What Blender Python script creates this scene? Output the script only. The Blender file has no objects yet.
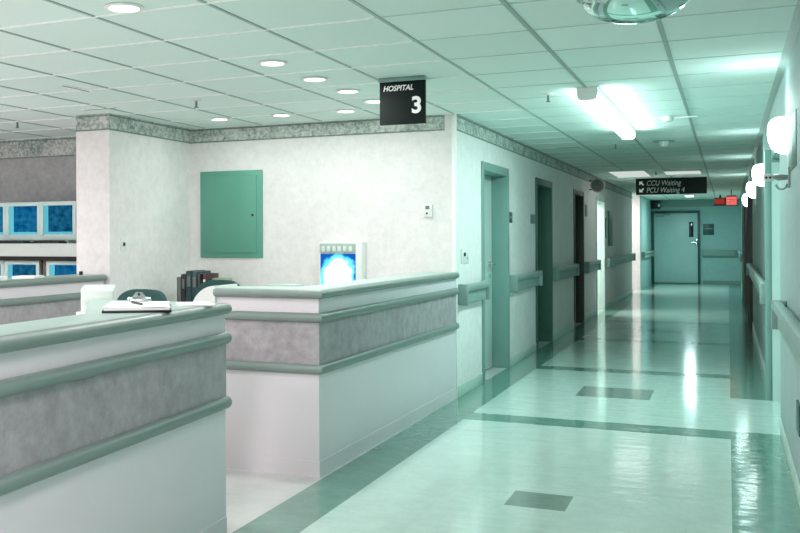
import bpy, bmesh, math, random
from mathutils import Vector, Matrix
random.seed(7)
sc = bpy.context.scene
C = sc.collection
PI = math.pi

# ------------------------------------------------------------------ materials
def srgb(c):
    return tuple(((x/255)/12.92 if x/255 <= .04045 else ((x/255+.055)/1.055)**2.4) for x in c)

def nmat(name):
    m = bpy.data.materials.new(name); m.use_nodes = True
    nt = m.node_tree; b = nt.nodes['Principled BSDF']
    return m, nt, b

def plain(name, col, rough=.5, metal=0, bump=0, bscale=60, var=.04, vscale=6, spec=.5):
    m, nt, b = nmat(name)
    c = srgb(col)
    b.inputs['Roughness'].default_value = rough
    b.inputs['Metallic'].default_value = metal
    b.inputs['Specular IOR Level'].default_value = spec
    tc = nt.nodes.new('ShaderNodeTexCoord')
    n = nt.nodes.new('ShaderNodeTexNoise'); n.inputs['Scale'].default_value = vscale; n.inputs['Detail'].default_value = 4
    nt.links.new(tc.outputs['Object'], n.inputs['Vector'])
    r = nt.nodes.new('ShaderNodeValToRGB')
    r.color_ramp.elements[0].position = .3; r.color_ramp.elements[1].position = .7
    r.color_ramp.elements[0].color = tuple(x*(1-var) for x in c)+(1,)
    r.color_ramp.elements[1].color = tuple(min(1, x*(1+var)) for x in c)+(1,)
    nt.links.new(n.outputs['Fac'], r.inputs['Fac']); nt.links.new(r.outputs['Color'], b.inputs['Base Color'])
    if bump:
        n2 = nt.nodes.new('ShaderNodeTexNoise'); n2.inputs['Scale'].default_value = bscale
        nt.links.new(tc.outputs['Object'], n2.inputs['Vector'])
        bp = nt.nodes.new('ShaderNodeBump'); bp.inputs['Strength'].default_value = bump; bp.inputs['Distance'].default_value = .01
        nt.links.new(n2.outputs['Fac'], bp.inputs['Height']); nt.links.new(bp.outputs['Normal'], b.inputs['Normal'])
    return m

def emit(name, col, strength):
    m, nt, b = nmat(name)
    nt.nodes.remove(b)
    e = nt.nodes.new('ShaderNodeEmission'); e.inputs['Color'].default_value = srgb(col)+(1,); e.inputs['Strength'].default_value = strength
    nt.links.new(e.outputs[0], nt.nodes['Material Output'].inputs['Surface'])
    return m

def mottled(name, c0, c1, scale=16, rough=.65, lo=.38, hi=.62, detail=8, big=2.5):
    """two-tone printed wallpaper or laminate"""
    m, nt, b = nmat(name)
    b.inputs['Roughness'].default_value = rough
    b.inputs['Specular IOR Level'].default_value = .3
    geo = nt.nodes.new('ShaderNodeNewGeometry')
    n = nt.nodes.new('ShaderNodeTexNoise'); n.inputs['Scale'].default_value = scale; n.inputs['Detail'].default_value = detail; n.inputs['Roughness'].default_value = .7
    n2 = nt.nodes.new('ShaderNodeTexNoise'); n2.inputs['Scale'].default_value = big; n2.inputs['Detail'].default_value = 3
    nt.links.new(geo.outputs['Position'], n.inputs['Vector']); nt.links.new(geo.outputs['Position'], n2.inputs['Vector'])
    mx = nt.nodes.new('ShaderNodeMix'); mx.data_type = 'FLOAT'; mx.inputs[0].default_value = .3
    nt.links.new(n.outputs['Fac'], mx.inputs[2]); nt.links.new(n2.outputs['Fac'], mx.inputs[3])
    r = nt.nodes.new('ShaderNodeValToRGB')
    r.color_ramp.elements[0].position = lo; r.color_ramp.elements[1].position = hi
    r.color_ramp.elements[0].color = srgb(c0)+(1,); r.color_ramp.elements[1].color = srgb(c1)+(1,)
    nt.links.new(mx.outputs[0], r.inputs['Fac']); nt.links.new(r.outputs['Color'], b.inputs['Base Color'])
    return m

M = {}
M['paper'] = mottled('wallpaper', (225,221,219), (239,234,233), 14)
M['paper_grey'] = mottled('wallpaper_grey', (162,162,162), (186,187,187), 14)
M['paper_shaded'] = mottled('wallpaper_right_shaded', (148,166,163), (158,176,173), 14)  # wallpaper darkened to paint in the weaker light on the right wall
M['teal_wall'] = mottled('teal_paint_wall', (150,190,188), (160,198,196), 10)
M['border'] = mottled('wallpaper_border', (122,142,133), (214,217,211), 30, lo=.40, hi=.57, big=6)
M['border_edge'] = plain('border_edge', (118,138,130), .6, var=.35, vscale=22)
M['white_lam'] = plain('white_laminate', (228,219,223), .38, var=.015, vscale=3)
M['grey_lam'] = mottled('grey_laminate', (152,145,148), (182,175,178), 13, rough=.5)
M['sage'] = plain('sage_vinyl', (128,142,136), .38, var=.04)
M['sage_top'] = plain('sage_worktop', (166,188,178), .33, var=.03)
M['rail'] = plain('rail_vinyl', (138,162,156), .4, var=.04)
M['frame'] = plain('teal_frame_paint', (126,160,153), .4, var=.03)
M['frame_dark'] = plain('dark_green_and_shaded_frame', (62,98,86), .45, var=.06)  # board and plaque green; on the second door's frame, shade painted in
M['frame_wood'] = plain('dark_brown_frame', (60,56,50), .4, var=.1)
M['leaf'] = plain('door_leaf', (196,214,208), .4, var=.03)
M['leaf_teal'] = plain('door_leaf_teal', (172,206,203), .4, var=.03)
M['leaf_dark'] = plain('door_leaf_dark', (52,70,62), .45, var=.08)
M['guard'] = plain('corner_guard_white', (244,244,240), .35, var=.01)
M['base'] = plain('baseboard_vinyl', (196,216,206), .35, var=.03)
M['panel'] = plain('green_panel_paint', (96,160,140), .45, var=.05, vscale=3)
M['black'] = plain('black_plastic', (22,26,26), .4)
M['sign'] = plain('sign_black', (22,32,29), .7, var=.05, spec=.2)
M['letter'] = emit('sign_letter_white', (255,255,255), .0)
M['letter'] = plain('sign_letters', (250,250,248), .5, var=0)
M['letter_grey'] = plain('sign_letters_grey', (186,192,188), .5, var=0)
M['chair'] = plain('chair_fabric', (34,76,72), .8, bump=.3, bscale=300, var=.12, vscale=40)
M['chrome'] = plain('chrome', (200,206,204), .18, 1, var=.02)
M['steel'] = plain('steel', (150,160,158), .35, .8, var=.05)
M['white_pl'] = plain('white_plastic', (228,230,226), .4, var=.02)
M['beige_pl'] = plain('pale_monitor_plastic', (204,228,222), .45, var=.03)
M['shelf'] = plain('shelf_laminate', (206,216,210), .45, var=.03)
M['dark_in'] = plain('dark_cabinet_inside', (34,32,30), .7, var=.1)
M['clock'] = plain('clock_pinkish_grey', (196,170,172), .5, var=.05)
M['brown'] = plain('brown_divider', (110,96,88), .6, var=.1)
M['paper_w'] = plain('paper_sheet', (240,240,238), .7, var=.02)
M['paper_g'] = plain('pale_green_tray', (206,226,214), .5, var=.02)
M['binder_t'] = plain('binder_teal', (24,62,66), .4, var=.15)
M['binder_k'] = plain('binder_black', (34,38,40), .4, var=.15)
M['binder_g'] = plain('binder_grey', (110,116,112), .5, var=.15)
M['binder_b'] = plain('binder_brown', (70,40,44), .5, var=.2)
M['binder_pale'] = plain('pale_grey_metal', (168,180,174), .5, var=.1, vscale=30)
M['leafy'] = plain('green_file', (150,164,136), .7, var=.15)
M['plaque'] = plain('dark_teal_plaque', (38,82,80), .4, var=.1)
M['plaque_g'] = plain('grey_plaque', (96,124,116), .4, var=.1)
M['tee'] = plain('ceiling_tee', (160,176,170), .5, var=.03)
M['tee_c'] = plain('ceiling_cross_tee', (188,206,199), .5, var=.03)
M['tee_lit'] = plain('ceiling_tee_lit_white', (250,252,250), .45, var=.03)  # white, with the highlight along the station cross tees painted in
M['desk'] = plain('desk_laminate', (200,206,200), .4, var=.03)
M['glass_dark'] = plain('dark_window_glass', (20,48,48), .1, var=.05)
M['red_dim'] = emit('exit_red_dim', (170,60,50), .55)
M['red_box'] = plain('exit_housing', (60,40,36), .5)

# ceiling tile
def ceiling_mat():
    m, nt, b = nmat('ceiling_tile'); b.inputs['Roughness'].default_value = .9; b.inputs['Specular IOR Level'].default_value = .1
    geo = nt.nodes.new('ShaderNodeNewGeometry')
    mp = nt.nodes.new('ShaderNodeMapping'); mp.inputs['Location'].default_value = (.307/.61, -4.38/.61, 0); mp.inputs['Scale'].default_value = (1/.61, 1/.61, 1)
    nt.links.new(geo.outputs['Position'], mp.inputs['Vector'])
    fl = nt.nodes.new('ShaderNodeVectorMath'); fl.operation = 'FLOOR'; nt.links.new(mp.outputs[0], fl.inputs[0])
    wn = nt.nodes.new('ShaderNodeTexWhiteNoise'); wn.noise_dimensions = '3D'; nt.links.new(fl.outputs[0], wn.inputs['Vector'])
    r = nt.nodes.new('ShaderNodeValToRGB')
    r.color_ramp.elements[0].color = srgb((216,233,226))+(1,); r.color_ramp.elements[1].color = srgb((224,239,233))+(1,)
    nt.links.new(wn.outputs['Value'], r.inputs['Fac'])
    n = nt.nodes.new('ShaderNodeTexNoise'); n.inputs['Scale'].default_value = 140; nt.links.new(geo.outputs['Position'], n.inputs['Vector'])
    bp = nt.nodes.new('ShaderNodeBump'); bp.inputs['Strength'].default_value = .12; bp.inputs['Distance'].default_value = .004
    nt.links.new(n.outputs['Fac'], bp.inputs['Height']); nt.links.new(bp.outputs[0], b.inputs['Normal'])
    nt.links.new(r.outputs['Color'], b.inputs['Base Color'])
    return m
M['ceiling'] = ceiling_mat()

# vinyl floor: pale field, sage strips and inlaid tiles given in metres
def floor_mat():
    m, nt, b = nmat('vinyl_floor')
    L = nt.links; N = nt.nodes.new
    geo = N('ShaderNodeNewGeometry'); sp = N('ShaderNodeSeparateXYZ'); L.new(geo.outputs['Position'], sp.inputs[0])
    def mth(op, a, bb):
        n = N('ShaderNodeMath'); n.operation = op
        for i, v in enumerate((a, bb)):
            if isinstance(v, (int, float)): n.inputs[i].default_value = v
            else: L.new(v, n.inputs[i])
        return n.outputs[0]
    def band(ax, lo, hi): return mth('MULTIPLY', mth('GREATER_THAN', sp.outputs[ax], lo), mth('LESS_THAN', sp.outputs[ax], hi))
    def rect(x0, x1, y0, y1): return mth('MULTIPLY', band(0, x0, x1), band(1, y0, y1))
    strips = None
    rs = [(-2.13,-1.84,3.2,24.7), (-2.13,-1.84,26.3,30.3), (.012,.40,-2,7.48), (.012,.40,9.0,30.3), (-1.84,.012,30.0,30.3), (-2.13,-1.84,-2,3.2)]
    for y in (1.08,4.13-.0,): pass
    rs += [(-1.84,.012,7.18,7.48), (-1.84,.012,10.23,10.5), (-1.84,.012,13.3,13.6), (-1.84,.012,16.35,16.65), (-1.84,.012,1.1,1.4)]
    for r_ in rs:
        k = rect(*r_); strips = k if strips is None else mth('MAXIMUM', strips, k)
    tiles = None
    for r_ in [(-1.062,-.755,4.965,5.27), (-1.22,-.61,8.62,9.21), (-1.22,-.61,14.7,15.3), (-1.06,-.755,2.0,2.3)]:
        k = rect(*r_); tiles = k if tiles is None else mth('MAXIMUM', tiles, k)
    n = N('ShaderNodeTexNoise'); n.inputs['Scale'].default_value = 7; n.inputs['Detail'].default_value = 9; n.inputs['Roughness'].default_value = .75; L.new(geo.outputs['Position'], n.inputs['Vector'])
    def ramp(a, c):
        r = N('ShaderNodeValToRGB'); r.color_ramp.elements[0].position = .35; r.color_ramp.elements[1].position = .65
        r.color_ramp.elements[0].color = srgb(a)+(1,); r.color_ramp.elements[1].color = srgb(c)+(1,); L.new(n.outputs['Fac'], r.inputs['Fac']); return r.outputs['Color']
    pale = ramp((188,213,204), (203,227,217)); ins = ramp((206,206,202),(218,217,214))
    sage = ramp((98,142,128), (116,158,144)); til = ramp((122,148,139),(138,160,151))
    def mix(f, a, c):
        x = N('ShaderNodeMix'); x.data_type = 'RGBA'; L.new(f, x.inputs[0]); L.new(a, x.inputs[6]); L.new(c, x.inputs[7]); return x.outputs[2]
    col = mix(mth('LESS_THAN', sp.outputs[0], -2.1), pale, ins)
    col = mix(strips, col, sage); col = mix(tiles, col, til)
    # one-foot tile seams, barely visible
    def seam(ax):
        f = mth('FRACT', mth('DIVIDE', mth('ADD', sp.outputs[ax], 20.0), .3048), 0)
        return mth('LESS_THAN', f, .009)
    s = mth('MAXIMUM', seam(0), seam(1))
    dk = N('ShaderNodeMix'); dk.data_type = 'RGBA'; dk.blend_type = 'MULTIPLY'; dk.inputs[7].default_value = (.9,.92,.91,1)
    L.new(s, dk.inputs[0]); L.new(col, dk.inputs[6])
    L.new(dk.outputs[2], b.inputs['Base Color'])
    b.inputs['Roughness'].default_value = .13
    b.inputs['Specular IOR Level'].default_value = .6
    b.inputs['Coat Weight'].default_value = .3; b.inputs['Coat Roughness'].default_value = .03
    mp = N('ShaderNodeMapping'); mp.inputs['Scale'].default_value = (1.6, 5.5, 1); L.new(geo.outputs['Position'], mp.inputs['Vector'])
    n2 = N('ShaderNodeTexNoise'); n2.inputs['Scale'].default_value = 2.2; n2.inputs['Detail'].default_value = 3; L.new(mp.outputs[0], n2.inputs['Vector'])
    bp = N('ShaderNodeBump'); bp.inputs['Strength'].default_value = .10; bp.inputs['Distance'].default_value = .02
    L.new(n2.outputs['Fac'], bp.inputs['Height']); L.new(bp.outputs[0], b.inputs['Normal']); L.new(bp.outputs[0], b.inputs['Coat Normal'])
    return m
M['floor'] = floor_mat()

def screen_mat(name, base, bright, strength=1.0, seed=0.0):
    m, nt, b = nmat(name); L = nt.links; N = nt.nodes.new
    nt.nodes.remove(b)
    tc = N('ShaderNodeTexCoord'); sp = N('ShaderNodeSeparateXYZ'); L.new(tc.outputs['Generated'], sp.inputs[0])
    def m2(op, a, v):
        n = N('ShaderNodeMath'); n.operation = op; L.new(a, n.inputs[0])
        if isinstance(v, (int, float)): n.inputs[1].default_value = v
        else: L.new(v, n.inputs[1])
        return n.outputs[0]
    side = m2('LESS_THAN', sp.outputs[0], .16); bot = m2('LESS_THAN', sp.outputs[2], .09)
    k = m2('MAXIMUM', side, bot)
    mp = N('ShaderNodeMapping'); mp.inputs['Location'].default_value = (seed, seed*2, seed); L.new(tc.outputs['Generated'], mp.inputs[0])
    n = N('ShaderNodeTexNoise'); n.inputs['Scale'].default_value = 5; n.inputs['Detail'].default_value = 5; L.new(mp.outputs[0], n.inputs[0])
    r = N('ShaderNodeValToRGB'); r.color_ramp.elements[0].position = .35; r.color_ramp.elements[1].position = .7
    r.color_ramp.elements[0].color = srgb(base)+(1,); r.color_ramp.elements[1].color = srgb((40,130,170))+(1,)
    L.new(n.outputs['Fac'], r.inputs[0])
    x = N('ShaderNodeMix'); x.data_type = 'RGBA'; L.new(k, x.inputs[0]); L.new(r.outputs[0], x.inputs[6]); x.inputs[7].default_value = srgb(bright)+(1,)
    e = N('ShaderNodeEmission'); e.inputs[1].default_value = strength; L.new(x.outputs[2], e.inputs[0]); L.new(e.outputs[0], nt.nodes['Material Output'].inputs[0])
    return m
M['scr0'] = screen_mat('screen_blue', (0,84,140), (110,215,235), .62)
M['scr1'] = screen_mat('screen_blue_grey', (6,70,110), (110,215,235), .55, 3.1)

def xray_mat():
    m, nt, b = nmat('xray_film_glow'); L = nt.links; N = nt.nodes.new; nt.nodes.remove(b)
    tc = N('ShaderNodeTexCoord'); mp = N('ShaderNodeMapping'); mp.inputs['Location'].default_value = (-.5, 0, -.30); mp.inputs['Scale'].default_value = (1, 0, 1)
    mp.vector_type = 'POINT'
    L.new(tc.outputs['Generated'], mp.inputs[0])
    n = N('ShaderNodeTexNoise'); n.inputs['Scale'].default_value = 3.2; n.inputs['Detail'].default_value = 3; L.new(mp.outputs[0], n.inputs[0])
    sc_ = N('ShaderNodeVectorMath'); sc_.operation = 'MULTIPLY'; sc_.inputs[1].default_value = (1.0, 0, .72); L.new(mp.outputs[0], sc_.inputs[0])
    ln = N('ShaderNodeVectorMath'); ln.operation = 'LENGTH'; L.new(sc_.outputs[0], ln.inputs[0])
    a = N('ShaderNodeMath'); a.operation = 'MULTIPLY_ADD'; L.new(n.outputs['Fac'], a.inputs[0]); a.inputs[1].default_value = .35; L.new(ln.outputs['Value'], a.inputs[2])
    r = N('ShaderNodeValToRGB'); el = r.color_ramp.elements
    el[0].position = .50; el[0].color = (1,1,1,1); el[1].position = .72; el[1].color = srgb((8,60,120))+(1,)
    e1 = el.new(.60); e1.color = srgb((90,200,235))+(1,)
    L.new(a.outputs[0], r.inputs[0])
    e = N('ShaderNodeEmission'); e.inputs[1].default_value = 2.2; L.new(r.outputs[0], e.inputs[0]); L.new(e.outputs[0], nt.nodes['Material Output'].inputs[0])
    return m
M['xray'] = xray_mat()

# dome mirror
m, nt, b = nmat('dome_mirror'); b.inputs['Metallic'].default_value = .85; b.inputs['Roughness'].default_value = .06; b.inputs['Base Color'].default_value = srgb((196,222,216))+(1,)
M['dome'] = m

TEAL = (.72, 1.0, .985)
WARM = (1.0, .985, .985)
MINT = (.86, 1.0, .95)
M['lamp_teal'] = emit('lamp_diffuser_teal', (232,255,250), 9)
M['lamp_white'] = emit('lamp_lens_white', (250,255,252), 5)
M['tube'] = emit('fluorescent_diffuser', (236,255,250), 3)
M['fill_warm'] = emit('fill_diffuser_warm', (255,242,247), 3)
M['glow_patch'] = emit('ceiling_glow_patch', (205,216,212), .75)
M['tube_far'] = emit('fluorescent_diffuser_far', (236,255,250), 1.9)
M['globe'] = emit('sconce_globe_glow', (232,255,248), 5)
M['red'] = emit('exit_red', (226,92,88), 1.1)

# ------------------------------------------------------------------ geometry
def nb(): return bmesh.new()
def box(bm, x0, x1, y0, y1, z0, z1, bev=0, seg=2):
    t = bmesh.new()
    bmesh.ops.create_cube(t, size=1)
    bmesh.ops.scale(t, vec=(x1-x0, y1-y0, z1-z0), verts=t.verts)
    bmesh.ops.translate(t, vec=((x0+x1)/2, (y0+y1)/2, (z0+z1)/2), verts=t.verts)
    if bev:
        bmesh.ops.bevel(t, geom=list(t.edges), offset=bev, segments=seg, profile=.5, affect='EDGES', clamp_overlap=True)
    merge(bm, t); return bm
def merge(bm, t):
    me = bpy.data.meshes.new('tmp'); t.to_mesh(me); t.free(); bm.from_mesh(me); bpy.data.meshes.remove(me)
def prism(bm, poly, z0, z1, bev=0, seg=3, axis='Z'):
    t = bmesh.new()
    vs = [t.verts.new((x, y, z0)) for x, y in poly]
    f = t.faces.new(vs)
    r = bmesh.ops.extrude_face_region(t, geom=[f])
    up = [v for v in r['geom'] if isinstance(v, bmesh.types.BMVert)]
    bmesh.ops.translate(t, vec=(0, 0, z1-z0), verts=up)
    bmesh.ops.recalc_face_normals(t, faces=t.faces)
    if bev:
        ed = [e for e in t.edges if abs(e.verts[0].co.z-e.verts[1].co.z) < 1e-6]
        bmesh.ops.bevel(t, geom=ed, offset=bev, segments=seg, profile=.5, affect='EDGES', clamp_overlap=True)
    if axis == 'Y':   # poly given as x,z extruded along y
        for v in t.verts: v.co = Vector((v.co.x, v.co.z, v.co.y))
        bmesh.ops.reverse_faces(t, faces=t.faces)
    if axis == 'X':
        for v in t.verts: v.co = Vector((v.co.z, v.co.x, v.co.y))
    merge(bm, t); return bm
def lathe(bm, prof, seg=32, center=(0,0,0), axis='Z', a0=0, a1=2*PI):
    t = bmesh.new(); rings = []
    full = abs(a1-a0-2*PI) < 1e-6
    n = seg if full else seg+1
    for r, z in prof:
        if r < 1e-6: rings.append([t.verts.new((0, 0, z))]); continue
        rings.append([t.verts.new((r*math.cos(a0+(a1-a0)*i/seg), r*math.sin(a0+(a1-a0)*i/seg), z)) for i in range(n)])
    for A, B in zip(rings, rings[1:]):
        for i in range(seg):
            j = (i+1) % n
            if len(A) == 1 and len(B) == 1: continue
            try:
                if len(A) == 1: t.faces.new((A[0], B[j], B[i]))
                elif len(B) == 1: t.faces.new((A[i], A[j], B[0]))
                else: t.faces.new((A[i], A[j], B[j], B[i]))
            except ValueError: pass
    bmesh.ops.recalc_face_normals(t, faces=t.faces)
    if axis == 'Y':
        for v in t.verts: v.co = Vector((v.co.x, v.co.z, v.co.y))
    if axis == 'X':
        for v in t.verts: v.co = Vector((v.co.z, v.co.x, v.co.y))
    bmesh.ops.translate(t, vec=center, verts=t.verts)
    merge(bm, t); return bm
def cyl(bm, c, r, h, axis='Z', seg=20, bev=0):
    if bev: return lathe(bm, [(0,0),(r-bev,0),(r,bev),(r,h-bev),(r-bev,h),(0,h)], seg, c, axis)
    return lathe(bm, [(0,0),(r,0),(r,h),(0,h)], seg, c, axis)
def tube(bm, pts, r, seg=10):
    t = bmesh.new(); rings = []
    pts = [Vector(p) for p in pts]
    up = Vector((0,0,1))
    for i, p in enumerate(pts):
        d = (pts[min(i+1, len(pts)-1)]-pts[max(i-1, 0)]).normalized()
        a = d.cross(up)
        if a.length < 1e-3: a = d.cross(Vector((1,0,0)))
        a.normalize(); b_ = d.cross(a).normalized()
        rings.append([t.verts.new(p+r*(a*math.cos(2*PI*k/seg)+b_*math.sin(2*PI*k/seg))) for k in range(seg)])
    for A, B in zip(rings, rings[1:]):
        for i in range(seg): t.faces.new((A[i], A[(i+1)%seg], B[(i+1)%seg], B[i]))
    t.faces.new(rings[0]); t.faces.new(rings[-1])
    bmesh.ops.recalc_face_normals(t, faces=t.faces)
    merge(bm, t); return bm

def obj(name, bm, mat, parent=None, label=None, kind=None, loc=None, world=False, smooth=True):
    """link bm as one mesh; with world=True its coordinates are world ones and get re-based on parent or its own base"""
    me = bpy.data.meshes.new(name)
    off = Vector((0,0,0))
    if world:
        if parent is not None:
            p = parent; off = Vector((0,0,0))
            while p is not None: off += p.location; p = p.parent
        else:
            xs = [v.co for v in bm.verts]
            lo = Vector([min(c[i] for c in xs) for i in range(3)]); hi = Vector([max(c[i] for c in xs) for i in range(3)])
            off = Vector(((lo.x+hi.x)/2, (lo.y+hi.y)/2, lo.z))
        bmesh.ops.translate(bm, vec=-off, verts=bm.verts)
    bm.to_mesh(me); bm.free()
    if smooth:
        for p in me.polygons: p.use_smooth = True
        me.set_sharp_from_angle(angle=math.radians(35))
    me.materials.append(mat if not isinstance(mat, str) else M[mat])
    o = bpy.data.objects.new(name, me); C.objects.link(o)
    if parent is not None: o.parent = parent
    elif world: o.location = off
    if loc is not None: o.location = loc
    if label: o['label'] = label
    if kind: o['kind'] = kind
    return o
def thing(name, label, cat, loc=(0,0,0), rz=0, group=None):
    o = bpy.data.objects.new(name, None); C.objects.link(o); o.empty_display_size = .1
    o.location = loc; o.rotation_euler = (0,0,rz); o['label'] = label; o['category'] = cat
    if group: o['group'] = group
    return o
def tag(o, label, cat, group=None):
    o['label'] = label; o['category'] = cat
    if group: o['group'] = group
    return o
def dup(root, loc, rz=None, label=None, group=None):
    def cp(o, par):
        c = o.copy(); C.objects.link(c)
        if par is not None: c.parent = par
        for ch in list(o.children): cp(ch, c)
        return c
    r = cp(root, None); r.location = loc
    if rz is not None: r.rotation_euler = (0,0,rz)
    if label: r['label'] = label
    if group: r['group'] = group
    return r
def struct(name, bm, mat, parent=None, world=True):
    return obj(name, bm, mat, parent, kind='structure', world=world)
def text(s, size, mat, parent, loc, rot, name='lettering', shear=0, bold=0, ex=.0015, align='LEFT', sx=1):
    cu = bpy.data.curves.new('txt', 'FONT'); cu.body = s; cu.size = size; cu.extrude = ex; cu.shear = shear; cu.offset = bold; cu.align_x = align
    t = bpy.data.objects.new('txt', cu); C.objects.link(t)
    dg = bpy.context.evaluated_depsgraph_get(); dg.update()
    me = bpy.data.meshes.new_from_object(t.evaluated_get(dg)); C.objects.unlink(t); bpy.data.objects.remove(t)
    for v in me.vertices: v.co.x *= sx
    me.materials.clear(); me.materials.append(M[mat])
    o = bpy.data.objects.new(name, me); C.objects.link(o); o.parent = parent; o.location = loc; o.rotation_euler = rot
    return o

# ------------------------------------------------------------------ constants (metres)
XL, XR, CZ = -2.128, .334, 2.45
YB = 8.068          # station back wall
# ------------------------------------------------------------------ shell
struct('floor', box(nb(), -8.2, 2.2, -2.2, 30.5, -.1, 0), 'floor')
struct('ceiling', box(nb(), -8.2, 2.2, -2.2, 30.5, CZ, CZ+.1), 'ceiling')
# ceiling grid: main tees run down the corridor, cross tees across it
bm = nb(); k = -12
for i in range(-13, 2):
    x = -.307+.61*i
    if x < -8: continue
    y1 = 30.2 if x > -2.1 else YB
    hw = .012 if x > -1 else .009
    box(bm, x-hw, x+hw, -2, y1, CZ-.005, CZ)
struct('trim_1', bm, 'tee')
for nm, xa, xb, ya, mt in (('trim_2', -8, -1.55, -2, 'tee_lit'), ('trim_12', -1.55, XR, -2, 'tee_c')):
    bm = nb(); y = 4.38-.61*10
    while y < 30.2:
        hw, hz = (.006, .006) if mt == 'tee_lit' else (.004, .003)
        box(bm, (xa if y < YB or xa > XL else XL), xb, y-hw, y+hw, CZ-hz, CZ)
        y += .61
    struct(nm, bm, mt)

def wall_y(name, x0, x1, segs, openings, mat='paper', ztop=CZ):
    """wall running along y with door openings (y0, y1, zhead)"""
    bm = nb()
    for a, b_ in segs: box(bm, x0, x1, a, b_, 0, ztop)
    for a, b_, h in openings: box(bm, x0, x1, a, b_, h, ztop)
    return struct(name, bm, mat)
LO = [(9.06,10.18,2.06), (11.86,12.94,2.06), (15.02,16.0,2.06), (17.73,18.90,2.06)]
ys = [YB]+[v for a, b_, _ in LO for v in (a, b_)]+[24.7]
wall_y('wall_left', XL-.20, XL, [(ys[i], ys[i+1]) for i in range(0, len(ys), 2)], LO)
RO = [(7.6,9.0,2.06), (15.9,17.1,2.06), (19.2,20.4,2.06), (22.6,23.8,2.06)]
ys = [-2]+[v for a, b_, _ in RO for v in (a, b_)]+[30.2]
wall_y('wall_right', XR, XR+.2, [(ys[i], ys[i+1]) for i in range(0, len(ys), 2)], RO, 'paper_shaded')
struct('wall_back', box(nb(), -4.757, XL-.1995, YB, YB+.2, 0, CZ), 'paper')      # station back wall
struct('wall_pier', box(nb(), -5.10, -4.757, 6.727, YB+.2, 0, CZ), 'paper')
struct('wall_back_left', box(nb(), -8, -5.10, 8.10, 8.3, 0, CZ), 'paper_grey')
struct('wall_far_left', box(nb(), -8.2, -8, -2, 8.3, 0, CZ), 'paper')
struct('wall_front', box(nb(), -8.2, XR+.2, -2.2, -2, 0, CZ), 'paper')
struct('wall_end', box(nb(), -5, XR+.2, 30.2, 30.4, 0, CZ), 'teal_wall')
# the cross corridor on the left
struct('wall_cross_far', box(nb(), -5, -2.07, 26.3, 30.2, 0, CZ), 'paper')
struct('wall_cross_near', box(nb(), -5, XL-.2, 24.5, 24.7, 0, CZ), 'paper')
struct('wall_cross_end', box(nb(), -5.2, -5, 24.5, 26.5, 0, CZ), 'paper')
# side facing the end lobby is painted teal
struct('wall_lobby_left', box(nb(), -2.07, -2.06, 26.33, 30.2, 0, CZ), 'teal_wall')
# room behind the fourth left doorway
bm = nb(); box(bm, -4.2, -4.1, 17.3, 19.4, 0, CZ); box(bm, -4.1, XL-.2, 17.3, 17.4, 0, CZ); box(bm, -4.1, XL-.2, 19.3, 19.4, 0, CZ)
struct('wall_side_room', bm, 'paper')
# wallpaper borders (top 15 cm), with darker printed edges
def border(name, axis, fixed, a, b_, sgn, z0=2.31, par=None):
    t = .004
    def slab(z0, z1, tt):
        lo, hi = sorted((fixed, fixed+sgn*tt))
        return (box(nb(), lo, hi, a, b_, z0, z1) if axis == 'y' else box(nb(), a, b_, lo, hi, z0, z1))
    o = struct(name, slab(z0, CZ, t), 'border')
    e = nb()
    for z in (z0, CZ-.022):
        lo, hi = sorted((fixed, fixed+sgn*(t+.002)))
        if axis == 'y': box(e, lo, hi, a, b_, z, z+.012)
        else: box(e, a, b_, lo, hi, z, z+.012)
    obj('border_edge', e, 'border_edge', o, world=True)
border('trim_3', 'y', XL, 8.11, 24.7, 1)
border('trim_4', 'x', YB, -4.757, -2.22, -1)
border('trim_5', 'y', -4.757, 6.727, YB, 1)
border('trim_6', 'x', 6.727, -5.10, -4.757, -1)
border('trim_7', 'x', 8.10, -8, -5.10, -1, 2.25)
struct('trim_8', box(nb(), -2.06, XR, 30.19, 30.2, 2.24, CZ), 'frame')
# white corner guard
struct('trim_9', box(nb(), XL-.03, XL+.006, YB-.006, YB+.035, 0, CZ-.001, .004), 'guard')
# wall angle along the right wall and left wall
struct('trim_10', box(nb(), XR-.022, XR, -2, 30.2, CZ-.012, CZ), 'tee')
struct('trim_11', box(nb(), XL, XL+.02, YB+.05, 24.7, CZ-.010, CZ), 'tee')
# baseboards
bm = nb(); ys = [8.11]+[v for a, b_, _ in LO for v in (a-.045, b_+.045)]+[24.7]
for i in range(0, len(ys), 2): box(bm, XL, XL+.008, ys[i], ys[i+1], 0, .10, .003)
struct('baseboard_left', bm, 'base')
bm = nb(); ys = [-2]+[v for a, b_, _ in RO for v in (a-.05, b_+.05)]+[30.2]
ys[1] = 7.6
for i in range(0, len(ys), 2): box(bm, XR-.008, XR, ys[i], ys[i+1], 0, .10, .003)
struct('baseboard_right', bm, 'base')
struct('baseboard_end', box(nb(), -.66, XR-.01, 30.19, 30.2, 0, .1), 'frame')
struct('baseboard_back', box(nb(), -4.74, XL-.25, YB-.008, YB, 0, .1), 'base')

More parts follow.
